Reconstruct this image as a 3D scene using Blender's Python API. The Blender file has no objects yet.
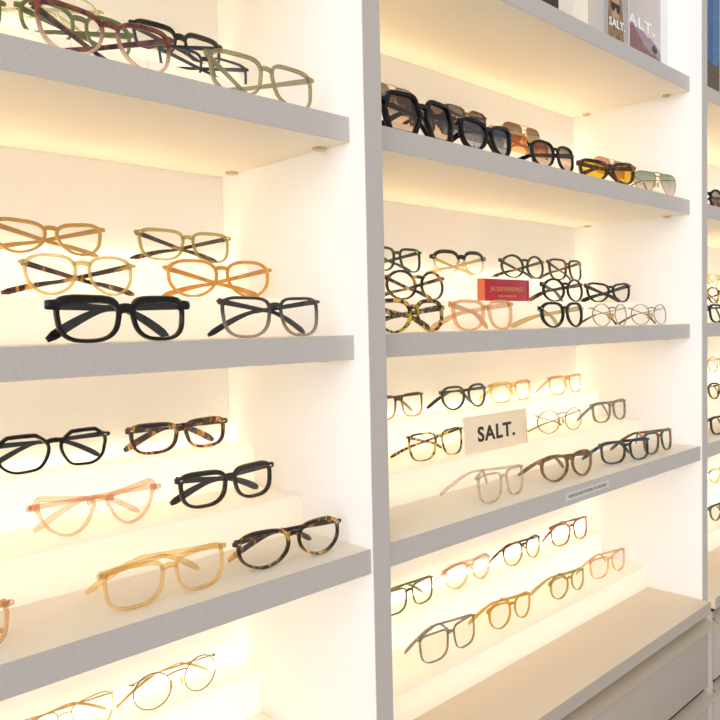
import bpy, bmesh, math, random
from mathutils import Vector, Matrix

random.seed(4)
scene = bpy.context.scene
COL = scene.collection

# ------------------------------------------------------------------ helpers
def link(o, parent=None):
    COL.objects.link(o)
    if parent is not None:
        o.parent = parent
    return o

def tag(o, label, cat, group=None):
    o['label'] = label
    o['category'] = cat
    if group:
        o['group'] = group
    return o

def empty(name, loc, rz=0.0):
    o = bpy.data.objects.new(name, None)
    o.empty_display_size = 0.02
    o.location = loc
    o.rotation_euler = (0, 0, rz)
    return link(o)

def mesh_obj(name, verts, faces, mat, parent=None, smooth=None, matidx=None):
    me = bpy.data.meshes.new(name)
    me.from_pydata([tuple(v) for v in verts], [], faces)
    bm = bmesh.new(); bm.from_mesh(me)
    bmesh.ops.recalc_face_normals(bm, faces=bm.faces)
    bm.to_mesh(me); bm.free()
    for m in (mat if isinstance(mat, (list, tuple)) else [mat]):
        me.materials.append(m)
    if matidx:
        for p, i in zip(me.polygons, matidx):
            p.material_index = i
    if smooth is not None:
        for p in me.polygons:
            p.use_smooth = True
        me.set_sharp_from_angle(angle=math.radians(smooth))
    o = bpy.data.objects.new(name, me)
    return link(o, parent)

def box_geo(x0, x1, y0, y1, z0, z1, bevel=0.0):
    bm = bmesh.new()
    bmesh.ops.create_cube(bm, size=1.0)
    for v in bm.verts:
        v.co.x = x0 + (v.co.x + .5) * (x1 - x0)
        v.co.y = y0 + (v.co.y + .5) * (y1 - y0)
        v.co.z = z0 + (v.co.z + .5) * (z1 - z0)
    if bevel > 0:
        bmesh.ops.bevel(bm, geom=list(bm.edges), offset=bevel, segments=2, affect='EDGES', profile=0.5)
    vs = [v.co.copy() for v in bm.verts]
    bm.verts.index_update()
    fs = [[v.index for v in f.verts] for f in bm.faces]
    bm.free()
    return vs, fs

def box(name, x0, x1, y0, y1, z0, z1, mat, parent=None, bevel=0.0):
    vs, fs = box_geo(x0, x1, y0, y1, z0, z1, bevel)
    return mesh_obj(name, vs, fs, mat, parent, smooth=35 if bevel else None)

def merge(*geos):
    V, Fc = [], []
    for vs, fs in geos:
        n = len(V)
        V += list(vs)
        Fc += [[i + n for i in f] for f in fs]
    return V, Fc

def sweep_closed(rings, closed_path=True, closed_prof=True, caps=False):
    """rings: list of lists of points -> quads between successive rings."""
    n = len(rings); m = len(rings[0])
    V = [p for r in rings for p in r]
    Fc = []
    for i in range(n if closed_path else n - 1):
        j = (i + 1) % n
        for k in range(m if closed_prof else m - 1):
            l = (k + 1) % m
            Fc.append([i * m + k, i * m + l, j * m + l, j * m + k])
    if caps and not closed_path:
        Fc.append(list(range(m)))
        Fc.append([(n - 1) * m + k for k in range(m)])
    return V, Fc

def rod(path, radii, nseg=8, aspect=1.0, up=Vector((0, 0, 1))):
    """swept rounded bar; radii = half height along 'up', aspect*radii = half width."""
    rings = []
    for i, p in enumerate(path):
        a = path[max(i - 1, 0)]; b = path[min(i + 1, len(path) - 1)]
        t = (b - a).normalized()
        s = t.cross(up)
        if s.length < 1e-5:
            s = Vector((1, 0, 0))
        s.normalize()
        u = s.cross(t).normalized()
        r = radii[i] if isinstance(radii, (list, tuple)) else radii
        asp = aspect[i] if isinstance(aspect, (list, tuple)) else aspect
        ring = []
        for k in range(nseg):
            th = 2 * math.pi * (k + .5) / nseg
            c, sn = math.cos(th), math.sin(th)
            q = 0.62                                   # squarish superellipse
            cx = math.copysign(abs(c) ** q, c); sx = math.copysign(abs(sn) ** q, sn)
            ring.append(p + s * (cx * r * asp) + u * (sx * r))
        rings.append(ring)
    return sweep_closed(rings, closed_path=False, caps=True)

# ------------------------------------------------------------------ materials
def new_mat(name):
    m = bpy.data.materials.new(name)
    m.use_nodes = True
    nt = m.node_tree
    nt.nodes.clear()
    out = nt.nodes.new('ShaderNodeOutputMaterial')
    return m, nt, out

def principled(nt, color=(.8, .8, .8), rough=.5, metal=0.0, spec=.5):
    b = nt.nodes.new('ShaderNodeBsdfPrincipled')
    if len(color) == 3:
        b.inputs['Base Color'].default_value = (*color, 1)
    b.inputs['Roughness'].default_value = rough
    b.inputs['Metallic'].default_value = metal
    b.inputs['Specular IOR Level'].default_value = spec
    return b

def plain(name, color, rough=.5, metal=0.0, spec=.5):
    m, nt, out = new_mat(name)
    b = principled(nt, color, rough, metal, spec)
    nt.links.new(b.outputs[0], out.inputs[0])
    return m

def ramp(nt, src, stops, interp='LINEAR'):
    r = nt.nodes.new('ShaderNodeValToRGB')
    r.color_ramp.interpolation = interp
    el = r.color_ramp.elements
    while len(el) < len(stops):
        el.new(.5)
    for e, (p, c) in zip(el, stops):
        e.position = p
        e.color = (*c, 1) if len(c) == 3 else c
    nt.links.new(src, r.inputs[0])
    return r

def linen(name, c0, c1, rough=.6, bump=.15, scale=900):
    """woven textile laminate: two crossed thread noises."""
    m, nt, out = new_mat(name)
    tc = nt.nodes.new('ShaderNodeTexCoord')
    facs = []
    for sc in ((0.12, 1, 1), (1, 1, 0.12)):
        mp = nt.nodes.new('ShaderNodeMapping')
        mp.inputs['Scale'].default_value = sc
        nt.links.new(tc.outputs['Object'], mp.inputs[0])
        n = nt.nodes.new('ShaderNodeTexNoise')
        n.inputs['Scale'].default_value = scale
        n.inputs['Detail'].default_value = 2
        nt.links.new(mp.outputs[0], n.inputs['Vector'])
        facs.append(n.outputs['Fac'])
    mx = nt.nodes.new('ShaderNodeMath'); mx.operation = 'ADD'
    nt.links.new(facs[0], mx.inputs[0]); nt.links.new(facs[1], mx.inputs[1])
    hf = nt.nodes.new('ShaderNodeMath'); hf.operation = 'MULTIPLY'; hf.inputs[1].default_value = .5
    nt.links.new(mx.outputs[0], hf.inputs[0])
    r = ramp(nt, hf.outputs[0], [(.32, c0), (.68, c1)])
    b = principled(nt, rough=rough, spec=.25)
    nt.links.new(r.outputs[0], b.inputs['Base Color'])
    bp = nt.nodes.new('ShaderNodeBump'); bp.inputs['Strength'].default_value = bump
    bp.inputs['Distance'].default_value = .0004
    nt.links.new(hf.outputs[0], bp.inputs['Height'])
    nt.links.new(bp.outputs[0], b.inputs['Normal'])
    nt.links.new(b.outputs[0], out.inputs[0])
    return m

def mix_transparent(nt, out, bsdf, tint, opacity):
    tr = nt.nodes.new('ShaderNodeBsdfTransparent')
    tr.inputs[0].default_value = (*tint, 1)
    mx = nt.nodes.new('ShaderNodeMixShader')
    if isinstance(opacity, (int, float)):
        mx.inputs[0].default_value = opacity
    else:
        nt.links.new(opacity, mx.inputs[0])
    nt.links.new(tr.outputs[0], mx.inputs[1])
    nt.links.new(bsdf, mx.inputs[2])
    nt.links.new(mx.outputs[0], out.inputs[0])
    return tr

def crystal(name, color, tint, opacity=.5):
    """clear acetate: see-through face on, denser along its edges."""
    m, nt, out = new_mat(name)
    b = principled(nt, color, .12, 0, .6)
    lw = nt.nodes.new('ShaderNodeLayerWeight'); lw.inputs[0].default_value = .5
    ma = nt.nodes.new('ShaderNodeMath'); ma.operation = 'MULTIPLY_ADD'; ma.use_clamp = True
    ma.inputs[1].default_value = .45; ma.inputs[2].default_value = opacity - .08
    nt.links.new(lw.outputs['Facing'], ma.inputs[0])
    mix_transparent(nt, out, b.outputs[0], tint, ma.outputs[0])
    return m

def tortoise(name, stops, scale=70, opacity=.9, tint=(.9, .6, .25), stretch=(1, 1, .55)):
    m, nt, out = new_mat(name)
    tc = nt.nodes.new('ShaderNodeTexCoord')
    mp = nt.nodes.new('ShaderNodeMapping'); mp.inputs['Scale'].default_value = stretch
    nt.links.new(tc.outputs['Object'], mp.inputs[0])
    n = nt.nodes.new('ShaderNodeTexNoise')
    n.inputs['Scale'].default_value = scale; n.inputs['Detail'].default_value = 3
    n.inputs['Distortion'].default_value = .8
    nt.links.new(mp.outputs[0], n.inputs['Vector'])
    r = ramp(nt, n.outputs['Fac'], stops)
    b = principled(nt, rough=.15, spec=.6)
    nt.links.new(r.outputs[0], b.inputs['Base Color'])
    mix_transparent(nt, out, b.outputs[0], tint, opacity)
    return m

def fade(name, top, bottom, tint, z0, z1, op_top=1.0, op_bot=.35, mott=None):
    """two-tone acetate: colour is laid into the sheet from brow to bottom."""
    m, nt, out = new_mat(name)
    tc = nt.nodes.new('ShaderNodeTexCoord')
    sp = nt.nodes.new('ShaderNodeSeparateXYZ')
    nt.links.new(tc.outputs['Object'], sp.inputs[0])
    mr = nt.nodes.new('ShaderNodeMapRange')
    mr.inputs['From Min'].default_value = z0; mr.inputs['From Max'].default_value = z1
    nt.links.new(sp.outputs['Z'], mr.inputs['Value'])
    r = ramp(nt, mr.outputs[0], [(0, bottom), (1, top)])
    b = principled(nt, rough=.14, spec=.6)
    if mott:
        n = nt.nodes.new('ShaderNodeTexNoise'); n.inputs['Scale'].default_value = 120
        nt.links.new(tc.outputs['Object'], n.inputs['Vector'])
        r2 = ramp(nt, n.outputs['Fac'], [(.42, mott), (.6, top)])
        mc = nt.nodes.new('ShaderNodeMix'); mc.data_type = 'RGBA'
        nt.links.new(mr.outputs[0], mc.inputs[0])
        mc.inputs[6].default_value = (*bottom, 1)
        nt.links.new(r2.outputs[0], mc.inputs[7])
        nt.links.new(mc.outputs[2], b.inputs['Base Color'])
    else:
        nt.links.new(r.outputs[0], b.inputs['Base Color'])
    op = nt.nodes.new('ShaderNodeMapRange')
    op.inputs['From Min'].default_value = z0; op.inputs['From Max'].default_value = z1
    op.inputs['To Min'].default_value = op_bot; op.inputs['To Max'].default_value = op_top
    nt.links.new(sp.outputs['Z'], op.inputs['Value'])
    mix_transparent(nt, out, b.outputs[0], tint, op.outputs[0])
    return m

def lens_mat(name, tint_top, tint_bot=None, z0=.005, z1=.045, gloss=.06):
    m, nt, out = new_mat(name)
    tr = nt.nodes.new('ShaderNodeBsdfTransparent')
    tr.inputs[0].default_value = (*tint_top, 1)
    if tint_bot:
        tc = nt.nodes.new('ShaderNodeTexCoord')
        sp = nt.nodes.new('ShaderNodeSeparateXYZ')
        nt.links.new(tc.outputs['Object'], sp.inputs[0])
        mr = nt.nodes.new('ShaderNodeMapRange')
        mr.inputs['From Min'].default_value = z0; mr.inputs['From Max'].default_value = z1
        nt.links.new(sp.outputs['Z'], mr.inputs['Value'])
        r = ramp(nt, mr.outputs[0], [(0, tint_bot), (1, tint_top)])
        nt.links.new(r.outputs[0], tr.inputs[0])
    gl = nt.nodes.new('ShaderNodeBsdfGlossy')
    gl.inputs['Roughness'].default_value = .03
    lw = nt.nodes.new('ShaderNodeLayerWeight'); lw.inputs[0].default_value = .5
    pw = nt.nodes.new('ShaderNodeMath'); pw.operation = 'POWER'; pw.inputs[1].default_value = 5
    nt.links.new(lw.outputs['Facing'], pw.inputs[0])
    mu = nt.nodes.new('ShaderNodeMath'); mu.operation = 'MULTIPLY_ADD'
    mu.inputs[1].default_value = .45; mu.inputs[2].default_value = gloss
    nt.links.new(pw.outputs[0], mu.inputs[0])
    mx = nt.nodes.new('ShaderNodeMixShader')
    nt.links.new(mu.outputs[0], mx.inputs[0])
    nt.links.new(tr.outputs[0], mx.inputs[1]); nt.links.new(gl.outputs[0], mx.inputs[2])
    nt.links.new(mx.outputs[0], out.inputs[0])
    return m

def emission(name, color, strength):
    m, nt, out = new_mat(name)
    e = nt.nodes.new('ShaderNodeEmission')
    e.inputs[0].default_value = (*color, 1); e.inputs[1].default_value = strength
    nt.links.new(e.outputs[0], out.inputs[0])
    return m

def acrylic(name, color=(.97, .95, .92)):
    m, nt, out = new_mat(name)
    d = nt.nodes.new('ShaderNodeBsdfDiffuse'); d.inputs[0].default_value = (*color, 1)
    t = nt.nodes.new('ShaderNodeBsdfTranslucent'); t.inputs[0].default_value = (*color, 1)
    g = nt.nodes.new('ShaderNodeBsdfGlossy'); g.inputs['Roughness'].default_value = .35
    a = nt.nodes.new('ShaderNodeMixShader'); a.inputs[0].default_value = .45
    nt.links.new(d.outputs[0], a.inputs[1]); nt.links.new(t.outputs[0], a.inputs[2])
    b = nt.nodes.new('ShaderNodeMixShader'); b.inputs[0].default_value = .04
    nt.links.new(a.outputs[0], b.inputs[1]); nt.links.new(g.outputs[0], b.inputs[2])
    nt.links.new(b.outputs[0], out.inputs[0])
    return m

LED_RISER = 4.6
LED_BACK = 12.5
LED_COL = (1.0, .815, .55)
M = {}
M['white'] = linen('white_linen_laminate', (.88, .86, .82), (.92, .90, .865), .6, .1, 1500)
M['grey'] = linen('grey_linen_edging', (.50, .452, .408), (.60, .548, .497), .55, .12, 1900)
M['taupe'] = linen('taupe_linen_laminate', (.46, .39, .315), (.54, .465, .385), .5, .12, 1900)
M['shelf'] = linen('shelf_cream_laminate', (.87, .79, .65), (.91, .83, .69), .5, .06, 1500)
M['counter'] = linen('counter_tan_laminate', (.79, .66, .49), (.85, .72, .55), .5, .06, 1500)
M['acrylic'] = acrylic('frosted_acrylic')
M['led'] = emission('led_warm', LED_COL, LED_RISER)
M['led_back'] = emission('led_warm_back', LED_COL, LED_BACK)
M['brass'] = plain('brass_pin', (.62, .50, .30), .3, 1)
M['pull'] = plain('champagne_aluminium', (.66, .57, .44), .5, .55)
M['dark_gap'] = plain('shadow_gap_black', (.03, .028, .025), .8)
M['wall'] = plain('plaster_wall', (.8, .79, .77), .8)
M['floor'] = plain('pale_floor', (.50, .46, .41), .4)

# frame materials
A = {}
A['black'] = plain('black_acetate', (.007, .006, .005), .12, 0, .35)
A['black_green'] = plain('black_green_acetate', (.014, .016, .010), .15, 0, .35)
A['charcoal'] = plain('charcoal_acetate', (.026, .022, .019), .2, 0, .35)
A['navy'] = plain('navy_acetate', (.015, .022, .04), .2)
A['tan'] = crystal('tan_acetate', (.55, .33, .09), (.86, .66, .36), .85)
A['olive'] = crystal('olive_crystal', (.42, .36, .13), (.88, .80, .52), 0.42)
A['champagne'] = crystal('champagne_crystal', (.62, .46, .17), (.95, .88, .66), 0.42)
A['amber'] = tortoise('amber_acetate', [(.3, (.62, .26, .02)), (.7, (.80, .40, .06))], 50, .8, (.95, .6, .15))
A['honey'] = crystal('honey_crystal', (.80, .55, .24), (.97, .88, .67), 0.20)
A['peach'] = crystal('peach_crystal', (.78, .43, .18), (.98, .86, .72), 0.32)
A['pink'] = crystal('pink_crystal', (.74, .42, .29), (.97, .88, .80), 0.26)
A['clear'] = crystal('clear_crystal', (.58, .43, .30), (.96, .92, .86), 0.34)
A['greycrystal'] = crystal('grey_crystal', (.26, .23, .20), (.80, .76, .70), 0.5)
A['paleclear'] = crystal('pale_green_crystal', (.66, .64, .45), (.95, .95, .82), .45)
A['moss'] = crystal('moss_green_acetate', (.16, .17, .035), (.7, .72, .35), .85)
A['forest'] = crystal('forest_green_acetate', (.035, .045, .02), (.5, .55, .3), .93)
A['tort'] = tortoise('classic_tortoise', [(.46, (.022, .010, .004)), (.55, (.16, .065, .012)), (.66, (.78, .40, .06))], 85, .9)
A['tort_dark'] = tortoise('dark_tortoise', [(.45, (.02, .012, .006)), (.56, (.09, .04, .012)), (.70, (.40, .19, .04))], 80, .95)
A['tort_yellow'] = tortoise('yellow_black_tortoise', [(.46, (.015, .012, .006)), (.52, (.22, .14, .015)), (.60, (.72, .48, .06))], 90, .92, stretch=(1, 1, 1))
A['brown'] = tortoise('brown_horn', [(.35, (.10, .05, .015)), (.65, (.34, .19, .06))], 45, .92)
A['red_tort'] = tortoise('red_tortoise', [(.4, (.14, .03, .012)), (.62, (.55, .17, .06))], 70, .85, (.9, .5, .3))
A['teal'] = tortoise('teal_marble', [(.42, (.015, .025, .025)), (.62, (.05, .095, .085))], 60, .9, (.5, .8, .8))
A['greenred'] = tortoise('green_red_marble', [(.38, (.05, .10, .03)), (.5, (.16, .10, .04)), (.62, (.34, .07, .04))], 80, .9)
A['tort_teal'] = tortoise('teal_tortoise', [(.42, (.03, .05, .05)), (.56, (.06, .22, .24)), (.68, (.35, .2, .05))], 70, .9)
A['burgundy'] = fade('burgundy_fade', (.10, .018, .014), (.80, .58, .42), (.97, .85, .72), .006, .034, .97, .4, (.22, .06, .03))
A['grey_fade'] = fade('grey_tortoise_fade', (.04, .036, .034), (.36, .26, .18), (.9, .82, .72), .004, .032, .97, .6)
A['amber_fade'] = fade('tortoise_amber_fade', (.09, .045, .015), (.66, .42, .10), (.95, .78, .4), .006, .032, .95, .55)
A['browline'] = fade('browline_black_crystal', (.012, .010, .008), (.74, .66, .48), (.97, .94, .85), .026, .030, .98, .35)
A['gold'] = plain('gold_wire', (.72, .50, .20), .25, 1)
A['silver'] = plain('antique_silver_wire', (.30, .26, .21), .3, 1)
A['blackgold'] = plain('black_gold_wire', (.20, .14, .06), .3, 1)
A['pad'] = crystal('silicone_pad', (.8, .62, .25), (.95, .85, .6), .5)
A['steel'] = plain('hinge_steel', (.62, .58, .52), .3, 1)

L = {
    'clear': lens_mat('demo_lens_clear', (.985, .985, .98), gloss=.035),
    'grey': lens_mat('lens_grey', (.50, .49, .49), (.68, .65, .62), gloss=.08),
    'brown': lens_mat('lens_brown_fade', (.50, .40, .34), (.90, .80, .72), gloss=.07),
    'black': lens_mat('lens_smoke', (.48, .48, .49), (.75, .73, .72), gloss=.12),
    'orange': lens_mat('lens_orange_brown', (.84, .50, .28), (.97, .78, .55), gloss=.06),
    'yellow': lens_mat('lens_yellow', (.86, .68, .10), (.95, .78, .14), gloss=.06),
    'pinkbrown': lens_mat('lens_pink_brown', (.76, .54, .45), (.90, .72, .64), gloss=.07),
    'greenpink': lens_mat('lens_green_pink', (.50, .62, .52), (.95, .82, .80), gloss=.06),
    'blue': lens_mat('lens_blue_grey', (.34, .36, .44), (.50, .50, .55), gloss=.08),
}

# ------------------------------------------------------------------ spectacles
SHAPES = {          # superellipse lens outlines: top power, bottom power, taper below, upsweep, nasal cut
    'square': (4.2, 3.1, .14, .035, .15),
    'round': (2.0, 2.0, .0, .0, .0),
    'panto': (2.9, 2.1, .14, .02, .12),
    'rect': (5.0, 3.2, .09, .02, .12),
    'cat': (3.6, 2.3, .22, .15, .18),
    'geo': [(-1, .25), (-.88, .6), (-.6, .92), (-.42, 1), (.45, 1), (.68, .9), (1, .42), (.97, 0), (.82, -.6), (.42, -.97), (-.1, -1), (-.6, -.86), (-.9, -.3)],
    'hex': [(-1, .12), (-.80, .74), (-.68, .93), (-.5, 1), (.55, .98), (.72, .9), (.98, .22), (.98, .02), (.80, -.84), (.66, -.96), (-.45, -1), (-.62, -.93), (-.97, -.1)],
    'aviator': [(-1, .62), (-.84, .92), (-.3, 1), (.5, 1), (.94, .74), (1, .25), (.85, -.45), (.35, -1), (-.2, -.96), (-.62, -.5), (-.9, .12)],
    'halfcat': [(-1, .40), (-.93, .58), (-.7, .66), (-.2, .76), (.4, .90), (.86, 1), (.98, .92), (.96, .62), (.84, 0), (.55, -.62), (.1, -.98), (-.3, -.95), (-.68, -.5), (-.9, .1)],
}

def normal(pts):
    xs = [q[0] for q in pts]; ys = [q[1] for q in pts]
    cx, cy = (max(xs) + min(xs)) / 2, (max(ys) + min(ys)) / 2
    wx, wy = (max(xs) - min(xs)) / 2, (max(ys) - min(ys)) / 2
    return [((x - cx) / wx, (y - cy) / wy) for x, y in pts]

def outline(shape, n=56):
    sp = SHAPES[shape]
    if isinstance(sp, list):
        return normal(smooth_closed(sp, 5))
    pt, pb, tap, up, nas = sp
    pts = []
    for i in range(n):
        a = math.radians(170) - 2 * math.pi * i / n
        c, sn = math.cos(a), math.sin(a)
        p = pt if sn > 0 else pb
        x = math.copysign(abs(c) ** (2 / p), c); y = math.copysign(abs(sn) ** (2 / p), sn)
        k = (1 - y) / 2
        x = x * (1 - tap * k ** 1.5)
        if x < 0:
            x += nas * k ** 2
        y = y + up * x * (.5 + .5 * y)
        pts.append((x, y))
    return normal(pts)

def smooth_closed(pts, per=5):
    n = len(pts); out = []
    for i in range(n):
        p0, p1, p2, p3 = (Vector((*pts[(i + k - 1) % n], 0)) for k in range(4))
        for j in range(per):
            t = j / per
            out.append(0.5 * ((2 * p1) + (p2 - p0) * t + (2 * p0 - 5 * p1 + 4 * p2 - p3) * t * t + (3 * p1 - p0 - 3 * p2 + p3) * t ** 3))
    return [(p.x, p.y) for p in out]

def make_glasses(kind, loc, yaw, w, h, shape, mat, temple_mat=None, lens='clear', t=.0035, tt=None, tb=None,
                 br=.0185, lug=.006, lug_y=None, d=.0042, wire=False, fold=(84, 80), drop='flat', rivets=False,
                 bridge_y=.60, double_bridge=False, tilt=4, brow=False, th=None):
    if lug_y is None:
        lug_y = .9 if shape in ('square', 'rect', 'cat') else .66
    tt = t if tt is None else tt
    tb = t * .85 if tb is None else tb
    temple_mat = temple_mat or mat
    root = empty(kind, loc, math.radians(yaw))
    wrap = lambda x: 1.35 * x * x
    sh = math.tan(math.radians(tilt))
    if wire:
        d = .0016; lug = .004
    Ax = (w / 2 - br / 2 - t - lug * .8) / 2         # half lens width
    Hh = (h - tt - tb) / 2                                 # half lens height
    cxl = br / 2 + Ax
    czl = tb + Hh
    base = outline(shape)
    inner = [(x * Ax, y * Hh) for x, y in base]
    n = len(inner)
    geos = []
    for sgn in (1, -1):
        rings = []
        for i, (x, y) in enumerate(inner):
            xa, ya = inner[i - 1]; xb, yb = inner[(i + 1) % n]
            tx, ty = xb - xa, yb - ya
            l = math.hypot(tx, ty) or 1e-9
            nx, ny = -ty / l, tx / l
            if nx * x + ny * y < 0:
                nx, ny = -nx, -ny
            rx = t if x > 0 or wire else min(t, br / 2 - .0012)
            ry = tt if ny > 0 else tb
            # temporal wing (end piece)
            g = math.exp(-((y / Hh - lug_y) / .24) ** 2) if x > 0 else 0
            ext = lug * .35 * g * max(0, x / Ax) ** 4 if not wire else 0
            ox, oy = x + nx * rx + ext, y + ny * ry
            prof = [(0, 0.0), (.15, -.5), (.85, -.5), (1, -.2), (1, .3), (.85, .5), (.1, .5)]
            ring = []
            for a, q in prof:
                px = sgn * (cxl + x + (ox - x) * a)
                pz = czl + y + (oy - y) * a
                ring.append(Vector((px, wrap(px) + q * d + sh * pz, pz)))
            rings.append(ring)
        geos.append(sweep_closed(rings))
    # bridge(s)
    def bar(zc, arch, r, asp, over=.6):
        x0 = br / 2
        # follow rim: find inner x at that height on the nasal side
        yy = zc - czl
        xs = [x for x, y in inner if x < 0 and abs(y - yy) < Hh * .18]
        if xs:
            x0 = cxl + sum(xs) / len(xs) - t * (1 - over) - (t * .1)
        path = []
        for k in range(9):
            u = -1 + 2 * k / 8
            px = u * x0; pz = zc + arch * (1 - u * u)
            path.append(Vector((px, wrap(px) + sh * pz, pz)))
        return rod(path, r, 8, asp)
    bz = czl + bridge_y * Hh
    if wire:
        geos.append(bar(bz, .002, t * .55, 1.0))
        if double_bridge:
            geos.append(bar(czl + Hh * .93, .002, t * .55, 1.0))
    else:
        hb = max(.0027, tt * .58)
        geos.append(bar(bz, .0022, hb, d * .46 / hb))
        if double_bridge:
            geos.append(bar(czl + Hh * .9, .001, t * .35, 1.0))
    # wire end pieces
    hx = w / 2 - (.0022 if wire else .0048)
    hz = czl + (min(lug_y, .78) if wire else lug_y) * Hh
    if not wire:
        for sgn in (1, -1):
            path = [Vector((sgn * px, wrap(px) + sh * hz, hz)) for px in (cxl + Ax * .97, cxl + Ax + t + lug * .3, w / 2 - .0009, w / 2)]
            hb = max(.0019, tt * .52)
            geos.append(rod(path, [hb * 1.25, hb * 1.1, hb, hb * .8], 8, [d * .46 / hb * .8, d * .46 / hb * .9, d * .46 / hb, d * .46 / hb]))
    if wire:
        xs = max(x for x, y in inner if abs(y - (hz - czl)) < Hh * .3)
        for sgn in (1, -1):
            a = cxl + xs
            path = [Vector((sgn * px, wrap(px) + sh * hz + dy, hz)) for px, dy in ((a, 0), (a + (hx - a) * .6, .0003), (hx, .002), (hx + .0004, .005))]
            geos.append(rod(path, .0009, 6))
    V, Fc = merge(*geos)
    front = mesh_obj('front_frame', V, Fc, mat, root, smooth=50)
    if brow:
        front['label'] = 'dark browline frame with clear lower rims'
    # lenses
    for sgn in (1, -1):
        vs, fs = [], []
        m = n
        for q in (-.0007, .0007):
            for sc in (1.0, .5):
                for x, y in inner:
                    px = sgn * (cxl + x * (1.01 if sc == 1 else .5)); pz = czl + y * (1.01 if sc == 1 else .5)
                    vs.append(Vector((px, wrap(px) + q + sh * pz, pz)))
            px = sgn * cxl; vs.append(Vector((px, wrap(px) + q + sh * czl, czl)))
        S = 2 * m + 1
        for s0 in (0, S):
            for i in range(m):
                j = (i + 1) % m
                fs.append([s0 + i, s0 + j, s0 + m + j, s0 + m + i])
                fs.append([s0 + m + i, s0 + m + j, s0 + 2 * m])
        for i in range(m):
            j = (i + 1) % m
            fs.append([i, j, S + j, S + i])
        mesh_obj('lens', vs, fs, L[lens], root, smooth=50)
    # rivets
    if rivets:
        for sgn in (1, -1):
            px = w / 2 - .007
            vs, fs = box_geo(sgn * px - .0019, sgn * px + .0019, -.0006, .0006, -.0009, .0009, .0004)
            vs = [Vector((v.x, v.y + wrap(px) - d / 2 + sh * hz, v.z + hz)) for v in vs]
            rv = mesh_obj('rivet', vs, fs, A['steel'], front)
            rv['label'] = 'small silver rivet'
    # nose pads
    if wire or brow:
        for sgn in (1, -1):
            bm = bmesh.new()
            bmesh.ops.create_uvsphere(bm, u_segments=10, v_segments=8, radius=1)
            c = Vector((sgn * (br / 2 - .003), wrap(.01) + .004 + sh * (czl - .002), czl - .002))
            vs = [Vector((v.co.x * .0018 + sgn * v.co.z * -.0012, v.co.y * .003, v.co.z * .0062)) + c for v in bm.verts]
            bm.verts.index_update()
            fs = [[v.index for v in f.verts] for f in bm.faces]
            bm.free()
            path = [Vector((sgn * (br / 2 + t * .5), wrap(.01) + sh * czl, czl + .004)), Vector((sgn * br / 2, .006 + sh * czl, czl + .003)), c]
            V, Fc = merge((vs, fs), rod(path, .0006, 5))
            mesh_obj('nose_pad', V, Fc, A['pad'], root, smooth=60)
    # temples
    th = th or (.0013 if wire else (.0046 if t > .0042 else (.0026 if t < .0024 else .0034)))
    for sgn, f in ((1, fold[0]), (-1, fold[1])):
        fr = math.radians(f)
        dirv = Vector((-sgn * math.sin(fr), math.cos(fr), 0))
        hinge = Vector((sgn * hx, wrap(hx) + d * .5 + .0022 + sh * hz, hz))
        z_end = .0036
        Lt = .138
        slope = {'flat': .04, 'mid': .14, 'x': .24}[drop]
        slope = min(slope, (hz - z_end) / Lt * 1.05)
        sb = .080
        rem = hz - slope * sb - z_end
        path, rr, asp = [], [], []
        N = 22
        for k in range(N + 1):
            s = Lt * k / N
            z = hz - slope * min(s, sb)
            if s > sb:
                u = (s - sb) / (Lt - sb)
                z -= rem * (u ** 1.35)
            inw = .004 * (s / Lt) ** 2
            p = hinge + dirv * s
            p.z = z
            path.append(p)
            if wire:
                rr.append(.0009); asp.append(1.0)
            else:
                u = s / Lt
                r = th * (1 - .35 * math.sin(min(u / .75, 1) * math.pi * .5))
                if u > .62:
                    r = th * (.65 + .40 * math.sin(min((u - .62) / .3, 1) * math.pi / 2))
                if k == N: r *= .55
                if k == 0: r *= 1.05
                rr.append(r); asp.append(min(1.0, .0017 / r) if k < N else .6)
        tm = mesh_obj('temple', *rod(path, rr, 8, asp), temple_mat, root, smooth=55)
        if wire:
            k0 = 14
            mesh_obj('temple_tip', *rod(path[k0:], [.0014 + .0008 * i / (N - k0) for i in range(N - k0 + 1)], 8, 1.0), A['brown'] if mat is A['silver'] else A['champagne'], tm, smooth=55)
        else:
            vs, fs = box_geo(-.0016, .0016, -.0032, .0008, -.0018, .0018, .0004)
            vs = [v + hinge for v in vs]
            hg = mesh_obj('hinge', vs, fs, A['steel'], tm)
            hg['label'] = 'silver metal hinge'
    return root

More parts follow.
